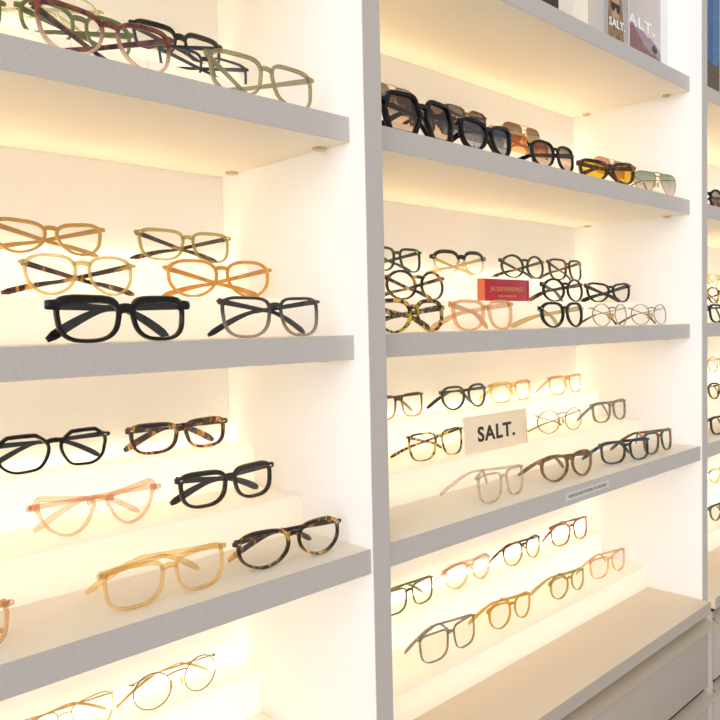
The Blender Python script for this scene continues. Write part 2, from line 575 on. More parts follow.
# ------------------------------------------------------------------ layout
Z = {0: 2.011, 1: 1.7524, 2: 1.4884, 3: 1.2265, 4: .893}      # shelf top heights
TS = .030                                                     # shelf thickness
YF = {0: .6715, 1: .6715, 2: .6715, 3: .6494, 4: .628}        # shelf front edges
YU = .6453                                                    # upright front
YB = .945                                                     # face of the back panel
T1, T2 = .0500, .105
TOP = {1: .105, 2: .102, 3: .110, 4: .1045}                     # upper step height on each shelf                                          # riser tier heights
ROW = {'F': (.6926, 0), 'G': (.745, 0), 'M': (.814, T1), 'B': (.900, T2)}
BAYS = [(-.3276, .6424), (.6716, 1.6415), (1.6682, 2.638)]
PT = .0292
CABN = ['nearest display cabinet at the left with big spectacles, white interior and grey edges',
        'middle display cabinet between two grey uprights, holding the red box and cream word sign',
        'far right display cabinet seen as a narrow strip past the second upright']
RISN = {(0, 1): 'lit frosted step riser on the top visible shelf of the nearest cabinet',
        (0, 2): 'lit frosted step riser under the tan and amber frames, eye level left cabinet',
        (0, 3): 'lit frosted step riser behind the tortoise frame near the left upright, below eye level',
        (0, 4): 'lit frosted step riser under the two thin gold wire frames, lower left',
        (1, 1): 'lit frosted step riser behind the sunglasses on the middle cabinet',
        (1, 2): 'lit frosted step riser carrying the red box',
        (1, 3): 'lit frosted step riser carrying the cream sign',
        (1, 4): 'lit frosted step riser on the counter above the drawers of the middle cabinet',
        (2, 1): 'lit frosted step riser on the top visible shelf of the far right cabinet',
        (2, 2): 'lit frosted step riser on the eye level shelf of the far right cabinet',
        (2, 3): 'lit frosted step riser on the third shelf of the far right cabinet',
        (2, 4): 'lit frosted step riser on the counter of the far right cabinet'}

def panel(name, geo, mat, parent, bevel=0.0008):
    return box(name, *geo, mat, parent, bevel)

def cabinet(bi):
    x0, x1 = BAYS[bi]
    root = empty('display_cabinet', ((x0 + x1) / 2, YU, 0))
    tag(root, CABN[bi], 'display cabinet', 'display cabinets along the wall')
    ox, oy = root.location.x, root.location.y
    def B(name, a, b, c, d_, e, f, mat, parent=root, bevel=.0006):
        return box(name, a - ox, b - ox, c - oy, d_ - oy, e, f, mat, parent, bevel)
    top = 2.62
    sides = [(x1, BAYS[bi + 1][0] if bi < 2 else x1 + PT)] + ([(x0 - PT, x0)] if bi == 0 else [])
    for a, b in sides:
        sp = B('side_panel', a, b, YU + .0012, YB + .02, .0, top, M['white'])
        es = B('edge_strip', a, b, YU, YU + .0012, .0, top, M['grey'], sp, 0)
        es['label'] = 'grey linen edging'
    B('back_panel', x0, x1, YB, YB + .018, .0, top, M['white'])
    B('top_panel', x0, x1, YU + .002, YB, top - .03, top, M['white'])
    for s in (0, 1, 2, 3):
        sh = B('shelf', x0 + .0004, x1 - .0004, YF[s] + .0012, YB - .0005, Z[s] - TS, Z[s], M['shelf'], bevel=.0005)
        es = B('edge_strip', x0 + .0004, x1 - .0006, YF[s], YF[s] + .0012, Z[s] - TS, Z[s], M['grey'], sh, 0)
        es['label'] = 'grey linen edging'
        if s == 0:
            box('led_strip', x0 + .01 - ox, x1 - .01 - ox, YB - .014 - oy, YB - .006 - oy, Z[0], Z[0] + .002, M['led_back'], sh)
        for xs, sg in ((x1 - .011, 1), (x0 + .011, -1)):
            for y in (.716, .905):
                bm = bmesh.new()
                bmesh.ops.create_cone(bm, cap_ends=True, segments=20, radius1=.0075, radius2=.009, depth=.003)
                vs = [v.co + Vector((xs - ox, y - oy, Z[s] - TS - .0016)) for v in bm.verts]
                bm.verts.index_update()
                fs = [[v.index for v in f.verts] for f in bm.faces]; bm.free()
                pin = mesh_obj('shelf_pin', vs, fs, M['brass'], sh, smooth=40)
                pin['label'] = 'round brass shelf fixing'
    # counter and drawers
    ct = B('countertop', x0 + .0004, x1 - .0004, YF[4] + .0012, YB - .0005, Z[4] - .024, Z[4], M['counter'], bevel=.0005)
    es = B('edge_strip', x0 + .0004, x1 - .0004, YF[4], YF[4] + .0012, Z[4] - .024, Z[4], M['taupe'], ct, 0)
    es['label'] = 'taupe linen edging'
    B('drawer_carcass', x0 + .0004, x1 - .0004, YF[4] + .016, YB - .0005, .06, Z[4] - .0245, M['dark_gap'], bevel=0)
    B('filler_strip', x1 + .0015, sides[0][1] - .0005, YF[4] + .006, YU - .0002, .0, Z[4] - .03, M['grey'])
    B('plinth', x0 + .0004, x1 - .0004, YF[4] + .05, YB - .0005, 0, .0595, M['dark_gap'], bevel=0)
    zt = Z[4] - .024
    for k in range(5):
        a = zt - .160 * k
        dr = B('drawer', x0 + .003, x1 - .006, YF[4] + .004, YF[4] + .0155, a - .158, a - .026, M['taupe'])
        # slanted finger pull strip with a small bright lip
        yt, zt2 = YF[4] + .0150, a - .015
        yb_, zb = YF[4] - .008, a - .0245
        prof = [(yt, zt2), (yt, zt2 - .002), (yb_ + .0005, zb - .0022), (yb_ - .0014, zb - .0020), (yb_ - .0014, zb + .0005)]
        xa, xb = x0 + .002 - ox, x1 + .0005 - ox
        V = [Vector((xx, y - oy, z)) for xx in (xa, xb) for y, z in prof]
        m = len(prof)
        Fc = [[i, (i + 1) % m, m + (i + 1) % m, m + i] for i in range(m)] + [list(range(m)), list(range(m, 2 * m))]
        pl = mesh_obj('drawer_pull', V, Fc, M['pull'], dr)
        pl['label'] = 'slanted metal edge pull'
    return root

for b in range(3):
    cabinet(b)

def riser(bi, s):
    x0, x1 = BAYS[bi]
    xa, xb = x0 + .002, x1 - .002
    z = Z[s] + .0003
    yb = .931
    y0 = .767 if s == 4 else .777
    T2 = TOP[s] + (.006 if (bi, s) == (0, 4) else 0); st = (.879 if s == 4 else .884) - y0
    root = empty('display_riser', ((xa + xb) / 2, y0, z))
    tag(root, RISN[(bi, s)], 'display riser', 'stepped display risers')
    hw = (xb - xa) / 2
    bm = bmesh.new()
    prof = [(0, 0), (0, T1 - .0005), (st, T1 - .0005), (st, T2 - .0005), (yb - y0, T2 - .0005), (yb - y0, 0)]
    va = [bm.verts.new((-hw, y, zz)) for y, zz in prof]
    vb = [bm.verts.new((hw, y, zz)) for y, zz in prof]
    for i in range(6):
        j = (i + 1) % 6
        bm.faces.new((va[i], va[j], vb[j], vb[i]))
    # end caps as two quads each (L shape)
    for v in (va, vb):
        bm.faces.new(v)
    bmesh.ops.recalc_face_normals(bm, faces=bm.faces)
    bm.verts.ensure_lookup_table()
    ed = [e for e in bm.edges if abs(e.verts[0].co.x - e.verts[1].co.x) > .1 and
          ((abs(e.verts[0].co.y) < 1e-6 or abs(e.verts[0].co.y - st) < 1e-6) and e.verts[0].co.z > .04)]
    # top corners at the right/left ends get the big radius of bent acrylic
    ends = [e for e in bm.edges if abs(e.verts[0].co.x - e.verts[1].co.x) < 1e-6 and
            abs(e.verts[0].co.z - e.verts[1].co.z) < 1e-6 and e.verts[0].co.z > .04]
    bmesh.ops.bevel(bm, geom=ends, offset=.010, segments=5, affect='EDGES', profile=.5)
    ed = [e for e in bm.edges if abs(e.verts[0].co.x - e.verts[1].co.x) > .1 and e.verts[0].co.z > .03 and e.verts[1].co.z > .03 and
          (abs(e.verts[0].co.y) < 1e-6 or (abs(e.verts[0].co.y - st) < 1e-6 and e.verts[0].co.z > .09))]
    bmesh.ops.bevel(bm, geom=ed, offset=.003, segments=3, affect='EDGES', profile=.5)
    me = bpy.data.meshes.new('step_body')
    bm.to_mesh(me); bm.free()
    me.materials.append(M['acrylic'])
    for p in me.polygons: p.use_smooth = True
    me.set_sharp_from_angle(angle=math.radians(40))
    link(bpy.data.objects.new('step_body', me), root)
    # LED tapes inside the hollow riser
    box('led_strip', -hw + .02, hw - .02, .040, .048, .006, .008, M['led'], root)
    box('led_strip', -hw + .02, hw - .02, .122, .130, .046, .048, M['led'], root)
    # tape behind the riser lighting the back panel
    box('led_strip', -hw, hw, yb - y0 + .003, yb - y0 + .011, .090, .092, M['led_back'], root)
    return root

for b in range(3):
    for s in (1, 2, 3, 4):
        riser(b, s)

# ------------------------------------------------------------------ the glasses (shelf, row, x, width, height, yaw)
POS = {
    'L1a': (1, 'M', 0.2240, 0.140, 0.040, 0), 'L1b': (1, 'B', 0.3740, 0.138, 0.0455, 0),
    'L1c': (1, 'M', 0.3710, 0.130, 0.048, 0), 'L1d': (1, 'F', 0.3452, 0.141, 0.049, 0),
    'L1e': (1, 'B', 0.5485, 0.137, 0.042, 0), 'L1f': (1, 'M', 0.5322, 0.130, 0.037, 0),
    'L1g': (1, 'F', 0.5309, 0.148, 0.048, 0),
    'L2tan': (2, 'B', 0.3657, 0.136, 0.041, 0), 'L2oliv': (2, 'B', 0.5502, 0.144, 0.0425, 0),
    'L2champ': (2, 'M', 0.3637, 0.128, 0.0455, 0), 'L2amber': (2, 'M', 0.5451, 0.145, 0.048, -9),
    'L2black': (2, 'F', 0.3510, 0.146, 0.046, 0), 'L2grey': (2, 'F', 0.5343, 0.142, 0.0465, 0),
    'L3geo': (3, 'B', 0.3606, 0.140, 0.0455, 0), 'L3tort': (3, 'B', 0.5308, 0.146, 0.0415, -3),
    'L3pink': (3, 'M', 0.3750, 0.154, 0.0475, 0), 'L3black': (3, 'M', 0.5483, 0.146, 0.046, 0),
    'L3peach': (3, 'F', 0.1637, 0.140, 0.042, 0), 'L3amber': (3, 'F', 0.3864, 0.142, 0.044, 0),
    'L3tort2': (3, 'F', 0.5483, 0.149, 0.0435, -4),
    'L4gold': (4, 'B', 0.3577, 0.130, 0.047, 0), 'L4round': (4, 'B', 0.5106, 0.128, 0.047, 0),
    'R1av': (1, 'B', 0.9590, 0.138, 0.052, 0), 'R1hex': (1, 'F', 0.7965, 0.150, 0.058, 0),
    'R1tort': (1, 'M', 0.9740, 0.132, 0.050, 0), 'R1brown': (1, 'B', 1.1662, 0.136, 0.050, 0),
    'R1clear': (1, 'M', 1.1060, 0.126, 0.050, 0), 'R1cat': (1, 'F', 0.9470, 0.133, 0.050, 0),
    'R1gold': (1, 'M', 1.2480, 0.142, 0.050, 0), 'R1round': (1, 'F', 1.1351, 0.137, 0.046, 0),
    'R1yel': (1, 'F', 1.3214, 0.145, 0.043, -16), 'R1pink': (1, 'M', 1.5672, 0.138, 0.050, 0),
    'R1grad': (1, 'F', 1.5233, 0.145, 0.046, -10), 'R1smoke': (1, 'B', 1.3572, 0.138, 0.050, 0),
    'R2oliv': (2, 'B', 0.9630, 0.138, 0.0435, 0), 'R2brow': (2, 'B', 1.1413, 0.145, 0.0475, -6),
    'R2round': (2, 'B', 1.3544, 0.145, 0.049, -4.5), 'R2brown': (2, 'B', 1.5238, 0.142, 0.048, 0),
    'R2tort': (2, 'M', 0.9195, 0.143, 0.048, 0), 'R2blk': (2, 'M', 1.3685, 0.145, 0.0476, -3),
    'R2dk': (2, 'M', 1.5561, 0.145, 0.044, -12.5), 'R2ty': (2, 'F', 0.7709, 0.142, 0.0465, 0),
    'R2pink': (2, 'F', 0.9355, 0.145, 0.0464, -3), 'R2bk2': (2, 'F', 1.1606, 0.139, 0.0445, 0),
    'R2w1': (2, 'F', 1.3296, 0.135, 0.042, 0), 'R2w2': (2, 'F', 1.4927, 0.140, 0.042, -4),
    'R3a': (3, 'B', 0.9603, 0.140, 0.0425, 0), 'R3b': (3, 'B', 1.1506, 0.139, 0.046, 0),
    'R3c': (3, 'B', 1.3066, 0.146, 0.043, 0), 'R3d': (3, 'B', 1.5189, 0.137, 0.0427, 0),
    'R3e': (3, 'M', 0.9647, 0.140, 0.046, 0), 'R3f': (3, 'M', 1.3512, 0.142, 0.046, -7.5),
    'R3g': (3, 'M', 1.5575, 0.145, 0.046, -2), 'R3h': (3, 'F', 0.9686, 0.132, 0.045, 3.5),
    'R3i': (3, 'F', 1.1636, 0.145, 0.046, -6.5), 'R3j': (3, 'F', 1.3749, 0.140, 0.043, -13),
    'R3k': (3, 'F', 1.5178, 0.130, 0.045, 0),
    'R4a': (4, 'B', 0.9735, 0.140, 0.043, 0), 'R4b': (4, 'B', 1.1474, 0.146, 0.048, 0),
    'R4c': (4, 'B', 1.3319, 0.137, 0.047, 0), 'R4d': (4, 'B', 1.5226, 0.145, 0.048, -3),
    'R4e': (4, 'M', 0.9759, 0.148, 0.048, 0), 'R4f': (4, 'M', 1.1554, 0.135, 0.046, 0),
    'R4g': (4, 'M', 1.3574, 0.132, 0.044, 0), 'R4h': (4, 'M', 1.5272, 0.143, 0.044, -3),
    'T1f': (1, 'F', 1.872, 0.138, 0.046, 0), 'T1m': (1, 'G', 2.02, 0.140, 0.050, 0),
    'T2f': (2, 'F', 1.872, 0.140, 0.044, 0), 'T2m': (2, 'M', 2.175, 0.140, 0.046, 0), 'T2b': (2, 'B', 2.4000, 0.140, 0.046, 0),
    'T3f': (3, 'F', 1.865, 0.140, 0.044, 0), 'T3m': (3, 'M', 2.180, 0.140, 0.046, 0), 'T3b': (3, 'B', 2.4000, 0.140, 0.046, 0),
    'T4m': (4, 'M', 2.165, 0.140, 0.046, 0), 'T4b': (4, 'B', 2.4000, 0.140, 0.044, 0),
}
GRP = {'L1': 'spectacles on the upper shelf of the left cabinet', 'L2': 'spectacles on the eye level shelf of the left cabinet',
       'L3': 'spectacles on the third shelf of the left cabinet', 'L4': 'wire spectacles above the counter of the left cabinet',
       'R1': 'sunglasses on the middle cabinet', 'R2': 'spectacles on the eye level shelf of the middle cabinet',
       'R3': 'spectacles around the cream sign', 'R4': 'spectacles above the counter of the middle cabinet',
       'T1': 'spectacles in the far right cabinet', 'T2': 'spectacles in the far right cabinet',
       'T3': 'spectacles in the far right cabinet', 'T4': 'spectacles in the far right cabinet'}
THICK = dict(t=.0046, tt=.0068, tb=.0042, d=.006, lug=.006)
MID = dict(t=.0033, tt=.0048, tb=.0032, d=.0045)
THIN = dict(t=.0021, tt=.0028, tb=.0020, d=.0036, lug=.005)
WIRE = dict(t=.0012, tt=.0012, tb=.0012, wire=True)
SPEC = [
    ('L1a', 'moss', 'olive green spectacles cut off by the top left corner of the photo', dict(shape='square', drop='x', **MID)),
    ('L1b', 'paleclear', 'pale crystal rimmed spectacles at the back above the burgundy pair', dict(shape='round', drop='mid', **THIN)),
    ('L1c', 'moss', 'olive green spectacles seen through the lenses of the burgundy pair', dict(shape='panto', drop='mid', **MID)),
    ('L1d', 'burgundy', 'burgundy tortoise cat-eye spectacles fading to clear at the bottom, top left shelf front', dict(shape='cat', drop='x', fold=(72, 68), tm='tort_burg', **MID)),
    ('L1e', 'black_green', 'black green heavy-browed spectacles at the back of the top left shelf', dict(shape='square', drop='mid', **dict(MID, tt=.0075))),
    ('L1f', 'navy', 'thin navy spectacles seen behind the grey-olive crystal pair', dict(shape='rect', drop='mid', **THIN)),
    ('L1g', 'olivegrey', 'grey-olive crystal spectacles at the right end of the top left shelf', dict(shape='square', drop='x', fold=(74, 66), **MID)),
    ('L2tan', 'tan', 'matte tan spectacles at the far left of the back row', dict(shape='cat', drop='x', **dict(MID, t=.0042))),
    ('L2oliv', 'olive', 'olive crystal spectacles with tortoise temples, back row at right', dict(shape='square', drop='x', tm='tort_dark', rivets=True, **MID)),
    ('L2champ', 'champagne', 'champagne crystal rounded spectacles with brown temples behind the thick black pair', dict(shape='panto', drop='x', tm='tort', rivets=True, **dict(MID, t=.003, tt=.0036))),
    ('L2amber', 'amber', 'bright amber round spectacles in the middle row at left', dict(shape='panto', drop='x', **dict(MID, t=.0036, tt=.0042))),
    ('L2black', 'black', 'thick black square spectacles, largest pair on the eye level shelf', dict(shape='square', drop='flat', fold=(84, 80), **dict(THICK, t=.0044, tt=.0085, tb=.0042, lug=.0095, lug_y=.92))),
    ('L2grey', 'grey_fade', 'charcoal fading spectacles at the front right end beside the left side panel', dict(shape='square', drop='mid', tm='charcoal', **dict(MID, t=.0026, tt=.0036, lug=.0055))),
    ('L3geo', 'black', 'black angular geometric spectacles at the left edge, third shelf back row', dict(shape='geo', drop='flat', rivets=True, **dict(MID, t=.0038, tt=.005))),
    ('L3tort', 'tort', 'chunky tortoise spectacles on the topmost step of the left cabinet', dict(shape='square', drop='flat', rivets=True, **dict(THICK, lug=.006))),
    ('L3pink', 'pink', 'pink crystal winged half-moon spectacles on the middle step at left', dict(shape='halfcat', drop='flat', **dict(MID, t=.0034, tt=.0062, tb=.0028, lug=.012, lug_y=.72))),
    ('L3black', 'charcoal', 'chunky black keyhole spectacles with silver rivets on the middle step', dict(shape='square', drop='mid', rivets=True, **dict(THICK, lug=.006))),
    ('L3peach', 'peach', 'peach crystal spectacles barely showing at the left edge of the photo', dict(shape='square', drop='mid', **MID)),
    ('L3amber', 'honey', 'honey crystal spectacles lying at the front of the third shelf', dict(shape='square', drop='flat', fold=(66, 74), **MID)),
    ('L3tort2', 'tort_dk_yel', 'dark tortoise round spectacles at the right front of the left third shelf', dict(shape='panto', drop='flat', rivets=True, fold=(76, 74), **dict(MID, t=.0036))),
    ('L4gold', 'gold', 'thin gold wire aviator spectacles at the lower left of the photo', dict(shape='aviator', drop='flat', br=.018, fold=(80, 72), double_bridge=True, **WIRE)),
    ('L4round', 'blackgold', 'round black and gold wire spectacles at the bottom left', dict(shape='round', drop='flat', br=.022, fold=(80, 74), tm='gold', **dict(WIRE, t=.0014))),
    ('R1av', 'gold', 'gold aviator sunglasses with grey lenses behind the big black pair', dict(shape='aviator', lens='grey', br=.016, double_bridge=True, **WIRE)),
    ('R1hex', 'black', 'oversized black hexagonal sunglasses beside the upright', dict(shape='hex', lens='brown', br=.018, **dict(THICK, t=.006, tt=.0065, tb=.005, d=.008))),
    ('R1tort', 'tort', 'tortoise sunglasses with blue-grey lenses at the back behind the crystal pair', dict(shape='square', lens='blue', **MID)),
    ('R1brown', 'brown', 'brown framed sunglasses with grey lenses above the black cat-eye pair', dict(shape='square', lens='grey', **MID)),
    ('R1clear', 'paleclear', 'pale crystal sunglasses just behind the black cat-eye pair', dict(shape='square', lens='grey', **MID)),
    ('R1cat', 'black', 'black cat-eye sunglasses with smoke lenses, second from the upright', dict(shape='cat', lens='black', **dict(THICK, t=.0055, d=.007))),
    ('R1gold', 'champagne', 'champagne crystal sunglasses with orange lenses and a double gold bridge', dict(shape='panto', lens='orange', double_bridge=True, **MID)),
    ('R1smoke', 'gold', 'gold wire sunglasses with brown lenses behind the orange lensed pair', dict(shape='aviator', lens='brown', double_bridge=True, **WIRE)),
    ('R1round', 'black', 'black round sunglasses at the middle of the sunglasses shelf front', dict(shape='panto', lens='brown', fold=(70, 62), **dict(MID, t=.0045))),
    ('R1yel', 'tort_dark', 'dark tortoise cat-eye sunglasses with yellow lenses', dict(shape='cat', lens='yellow', **THICK)),
    ('R1pink', 'gold', 'gold sunglasses with pinkish brown lenses behind the yellow lensed pair', dict(shape='aviator', lens='pinkbrown', double_bridge=True, **WIRE)),
    ('R1grad', 'gold', 'gold aviator sunglasses with green to pink gradient lenses', dict(shape='aviator', lens='greenpink', br=.016, double_bridge=True, fold=(74, 70), **dict(WIRE, t=.0022))),
    ('R2oliv', 'forest', 'dark olive spectacles half hidden by the upright, back row', dict(shape='square', drop='x', **dict(MID, t=.0032))),
    ('R2brow', 'browline', 'black browline spectacles with clear lower rims, back row', dict(shape='panto', drop='x', brow=True, tm='champagne', rivets=True, **dict(MID, tt=.0075, t=.003, lug=.01))),
    ('R2round', 'forest', 'dark green round spectacles with rivets above the red box', dict(shape='round', drop='x', tm='tort_dark', rivets=True, **dict(MID, t=.004))),
    ('R2brown', 'tort_dark', 'brown tortoise squarish spectacles at the right end of the back row', dict(shape='square', drop='x', rivets=True, **dict(MID, t=.0042))),
    ('R2tort', 'tort', 'tortoise round spectacles on the middle step beside the upright', dict(shape='round', drop='x', **MID)),
    ('R2blk', 'black_green', 'black round spectacles on the middle step right of the red box', dict(shape='round', drop='mid', rivets=True, fold=(70, 74), tm='tort_dark', **dict(MID, t=.0048))),
    ('R2dk', 'black_green', 'dark olive cat-eye spectacles at the right end of the middle step', dict(shape='cat', drop='x', rivets=True, **dict(MID, t=.0046))),
    ('R2ty', 'tort_yellow', 'yellow and black mottled spectacles at the front beside the upright', dict(shape='panto', drop='mid', **dict(MID, t=.0046, tt=.006))),
    ('R2pink', 'peach', 'peach crystal thick spectacles in the front row below the red box', dict(shape='square', drop='mid', fold=(70, 74), **dict(MID, t=.005))),
    ('R2bk2', 'black', 'black spectacles with pale yellow temple tips in the front row', dict(shape='panto', drop='mid', tm='champagne', rivets=True, fold=(64, 72), **dict(MID, t=.0052))),
    ('R2w1', 'silver', 'antique silver round wire spectacles, left of the two wire pairs in front', dict(shape='round', drop='mid', br=.02, **dict(WIRE, t=.0026))),
    ('R2w2', 'silver', 'antique silver round wire spectacles, right of the two wire pairs by the side panel', dict(shape='round', drop='mid', br=.02, **dict(WIRE, t=.0022))),
    ('R3a', 'amber_fade', 'brown fading rectangular spectacles half hidden by the upright, above the yellow tortoise pair', dict(shape='rect', drop='flat', **THIN)),
    ('R3b', 'forest', 'dark green round spectacles above the cream sign', dict(shape='panto', drop='flat', fold=(56, 76), **dict(MID, t=.0034))),
    ('R3c', 'honey', 'honey coloured rectangular spectacles above the right of the cream sign', dict(shape='rect', drop='flat', fold=(62, 78), **MID)),
    ('R3d', 'peach', 'pale pink rectangular spectacles at the right end of the topmost step', dict(shape='rect', drop='flat', fold=(58, 78), **THIN)),
    ('R3e', 'tort_yellow', 'thin yellow tortoise spectacles left of the cream sign', dict(shape='square', drop='x', fold=(66, 74), **THIN)),
    ('R3f', 'blackgold', 'thin gold round wire spectacles right of the cream sign', dict(shape='round', drop='x', br=.02, fold=(66, 72), **dict(WIRE, t=.0019))),
    ('R3g', 'greycrystal', 'grey crystal square spectacles at the right end of the middle step', dict(shape='square', drop='flat', fold=(60, 76), **dict(MID, t=.0042))),
    ('R3h', 'clear', 'clear champagne rectangular spectacles at the shelf front below the sign', dict(shape='rect', drop='flat', fold=(58, 64), **THIN)),
    ('R3i', 'brown', 'brown horn spectacles at the shelf front above the edge sticker', dict(shape='panto', drop='flat', fold=(66, 70), **dict(MID, t=.0042))),
    ('R3j', 'teal', 'dark teal rectangular spectacles in the shelf front row', dict(shape='rect', drop='flat', fold=(66, 74), **MID)),
    ('R3k', 'greenred', 'green and red marbled spectacles at the right end of the shelf front', dict(shape='square', drop='flat', fold=(60, 60), **MID)),
    ('R4a', 'moss', 'green crystal rectangular spectacles half hidden by the upright above the counter', dict(shape='rect', drop='flat', **THIN)),
    ('R4b', 'pink', 'pale pink crystal spectacles second in the back row above the counter', dict(shape='panto', drop='flat', fold=(66, 68), **MID)),
    ('R4c', 'amber_fade', 'tortoise fading to yellow spectacles third in the back row above the counter', dict(shape='panto', drop='flat', fold=(60, 74), tm='tort', **THIN)),
    ('R4d', 'red_tort', 'reddish tortoise spectacles at the right end of the back row above the counter', dict(shape='square', drop='flat', fold=(60, 74), **THIN)),
    ('R4e', 'greycrystal', 'grey crystal squarish spectacles nearest the upright in the front row above the counter', dict(shape='rect', drop='flat', fold=(70, 70), **THIN)),
    ('R4f', 'amber_yel', 'amber crystal spectacles second in the front row above the counter', dict(shape='panto', drop='flat', fold=(56, 72), **dict(THIN, t=.0032))),
    ('R4g', 'olive', 'olive crystal spectacles third in the front row above the counter', dict(shape='panto', drop='flat', fold=(58, 72), **dict(THIN, t=.0032))),
    ('R4h', 'peach', 'pinkish crystal spectacles at the right end of the front row above the counter', dict(shape='square', drop='flat', fold=(64, 74), **THIN)),
    ('T1f', 'black', 'black round spectacles at the front of the far right cabinet, sunglasses height', dict(shape='round', lens='grey', **MID)),
    ('T1m', 'champagne', 'champagne spectacles behind the black pair in the far right cabinet', dict(shape='square', lens='orange', **MID)),
    ('T2f', 'black_green', 'black and pink spectacles at the front of the far right eye level shelf', dict(shape='square', drop='flat', tm='charcoal', **MID)),
    ('T2m', 'tort_yellow', 'mottled tortoise spectacles in the middle row of the far right eye level shelf', dict(shape='panto', drop='x', **MID)),
    ('T2b', 'honey', 'honey coloured spectacles in the back row of the far right eye level shelf', dict(shape='round', drop='x', **THIN)),
    ('T3f', 'tort_dark', 'dark tortoise spectacles at the front of the far right third shelf', dict(shape='square', drop='flat', **MID)),
    ('T3m', 'tort', 'orange brown tortoise spectacles on the middle step of the far right third shelf', dict(shape='panto', drop='flat', **MID)),
    ('T3b', 'peach', 'pale peach spectacles in the back row of the far right third shelf', dict(shape='round', drop='flat', **THIN)),
    ('T4m', 'tort_teal', 'teal tortoise spectacles in the lower far right cabinet', dict(shape='panto', drop='flat', **MID)),
    ('T4b', 'champagne', 'champagne spectacles at the back of the lower far right cabinet', dict(shape='panto', drop='flat', **THIN)),
]
A['tort_burg'] = tortoise('burgundy_tortoise', [(.42, (.05, .010, .008)), (.62, (.24, .07, .045))], 70, .96)
A['olivegrey'] = crystal('olive_grey_crystal', (.36, .30, .16), (.86, .81, .66), .48)
A['tort_dk_yel'] = tortoise('havana_tortoise', [(.47, (.016, .008, .004)), (.55, (.14, .065, .012)), (.65, (.76, .42, .07))], 80, .94)
A['amber_yel'] = crystal('amber_yellow_crystal', (.66, .40, .05), (.95, .80, .38), .6)

for key, mat, label, kw in SPEC:
    s, row, cx, w, h, yaw = POS[key]
    y, dz = ROW[row]
    y += {(3, 'F'): -.012, (4, 'M'): -.017, (4, 'B'): -.012}.get((s, row), -.007)
    w *= 1.03
    if row == 'B':
        dz = TOP[s] + (.006 if key[:2] == 'L4' else 0)
    kw = dict(kw)
    lo = {'F': 58, 'G': 60, 'M': 73, 'B': 77}[row]
    kw['fold'] = (max(lo + max(0, -yaw), kw.get('fold', (80, 82))[0]), max(lo + max(0, yaw), kw.get('fold', (80, 82))[1]))
    tm = kw.pop('tm', None)
    sun = key.startswith('R1') or kw.get('lens')
    o = make_glasses('sunglasses' if sun else 'eyeglasses', (cx, y, Z[s] + dz + .0006), yaw, w, h,
                     mat=A[mat], temple_mat=A[tm] if tm else None, **kw)
    tag(o, label, 'sunglasses' if sun else 'eyeglasses', GRP[key[:2]])

# ------------------------------------------------------------------ signs, box, prints
def text_mesh(name, body, size, mat, loc, parent, extrude=.0003, offset=0.0, spacing=1.0, align='LEFT', width=None, height=None):
    cu = bpy.data.curves.new(name, 'FONT')
    cu.body = body; cu.size = size; cu.extrude = extrude; cu.offset = offset
    cu.space_character = spacing; cu.align_x = align
    tmp = bpy.data.objects.new(name, cu)
    COL.objects.link(tmp)
    bpy.context.view_layer.update()
    dg = bpy.context.evaluated_depsgraph_get()
    me = bpy.data.meshes.new_from_object(tmp.evaluated_get(dg))
    bpy.data.objects.remove(tmp)
    xs = [v.co.x for v in me.vertices]; ys = [v.co.y for v in me.vertices]
    sx = width / (max(xs) - min(xs)) if width else 1
    sy = height / (max(ys) - min(ys)) if height else sx
    x0, y0 = min(xs), min(ys)
    for v in me.vertices:                       # stand the lettering up in the xz plane, facing -y
        x, yv, z = v.co
        v.co = ((x - x0) * sx, -z, (yv - y0) * sy)
    me.materials.clear(); me.materials.append(mat)
    o = bpy.data.objects.new(name, me)
    o.location = loc
    return link(o, parent)

ink = plain('dark_ink', (.03, .027, .024), .6)
cream = plain('cream_card', (.86, .76, .62), .6)
gold_ink = plain('gold_foil', (.72, .46, .17), .4, .2)
white_ink = plain('white_ink', (.93, .92, .90), .6)

# cream sign
sg = tag(empty('brand_sign', (1.099, .786, Z[3] + T1 + .0004)), 'cream block sign with bold dark capitals standing on the middle step', 'sign')
sg.rotation_euler = (math.radians(-3), 0, 0)
box('sign_block', -.092, .088, 0, .004, 0, .064, acrylic('cream_acrylic', (.98, .92, .80)), sg, .0006)
e_ = box('clear_end', .0882, .094, 0, .004, 0, .064, A['clear'], sg, .0004)
e_['label'] = 'clear acrylic end piece'
text_mesh('lettering', 'SALT.', .04, ink, (-.057, -.0004, .0185), sg, extrude=.0003, offset=.0011, spacing=1.12, width=.110, height=.0265)

# red box
red, nt, out = new_mat('red_card')
tc = nt.nodes.new('ShaderNodeTexCoord'); nz = nt.nodes.new('ShaderNodeTexNoise'); nz.inputs['Scale'].default_value = 400
nt.links.new(tc.outputs['Object'], nz.inputs['Vector'])
rr = ramp(nt, nz.outputs['Fac'], [(.3, (.42, .015, .03)), (.7, (.52, .025, .045))])
bb = principled(nt, rough=.4); nt.links.new(rr.outputs[0], bb.inputs['Base Color']); nt.links.new(bb.outputs[0], out.inputs[0])
rb = tag(empty('gift_box', (1.148, .796, Z[2] + T1 + .0004)), 'small red box with gold lettering standing on the middle step', 'box')
box('box_body', -.0675, .062, 0, .015, 0, .039, red, rb, .0004)
be = box('box_end', -.0705, -.0677, 0, .015, 0, .039, plain('red_card_led_tint', (.72, .16, .06), .4), rb, .0003)  # orange LED light on this end of the red box, put into its colour
be['label'] = 'red end face with orange LED light painted in'
lid = box('box_lid', .0632, .070, 0, .015, 0, .039, red, rb, .0004)
text_mesh('lettering', 'JACQUESMARIEMAGE', .01, gold_ink, (-.052, -.0003, .0150), rb, offset=-.0002, spacing=1.1, width=.102, height=.0105)
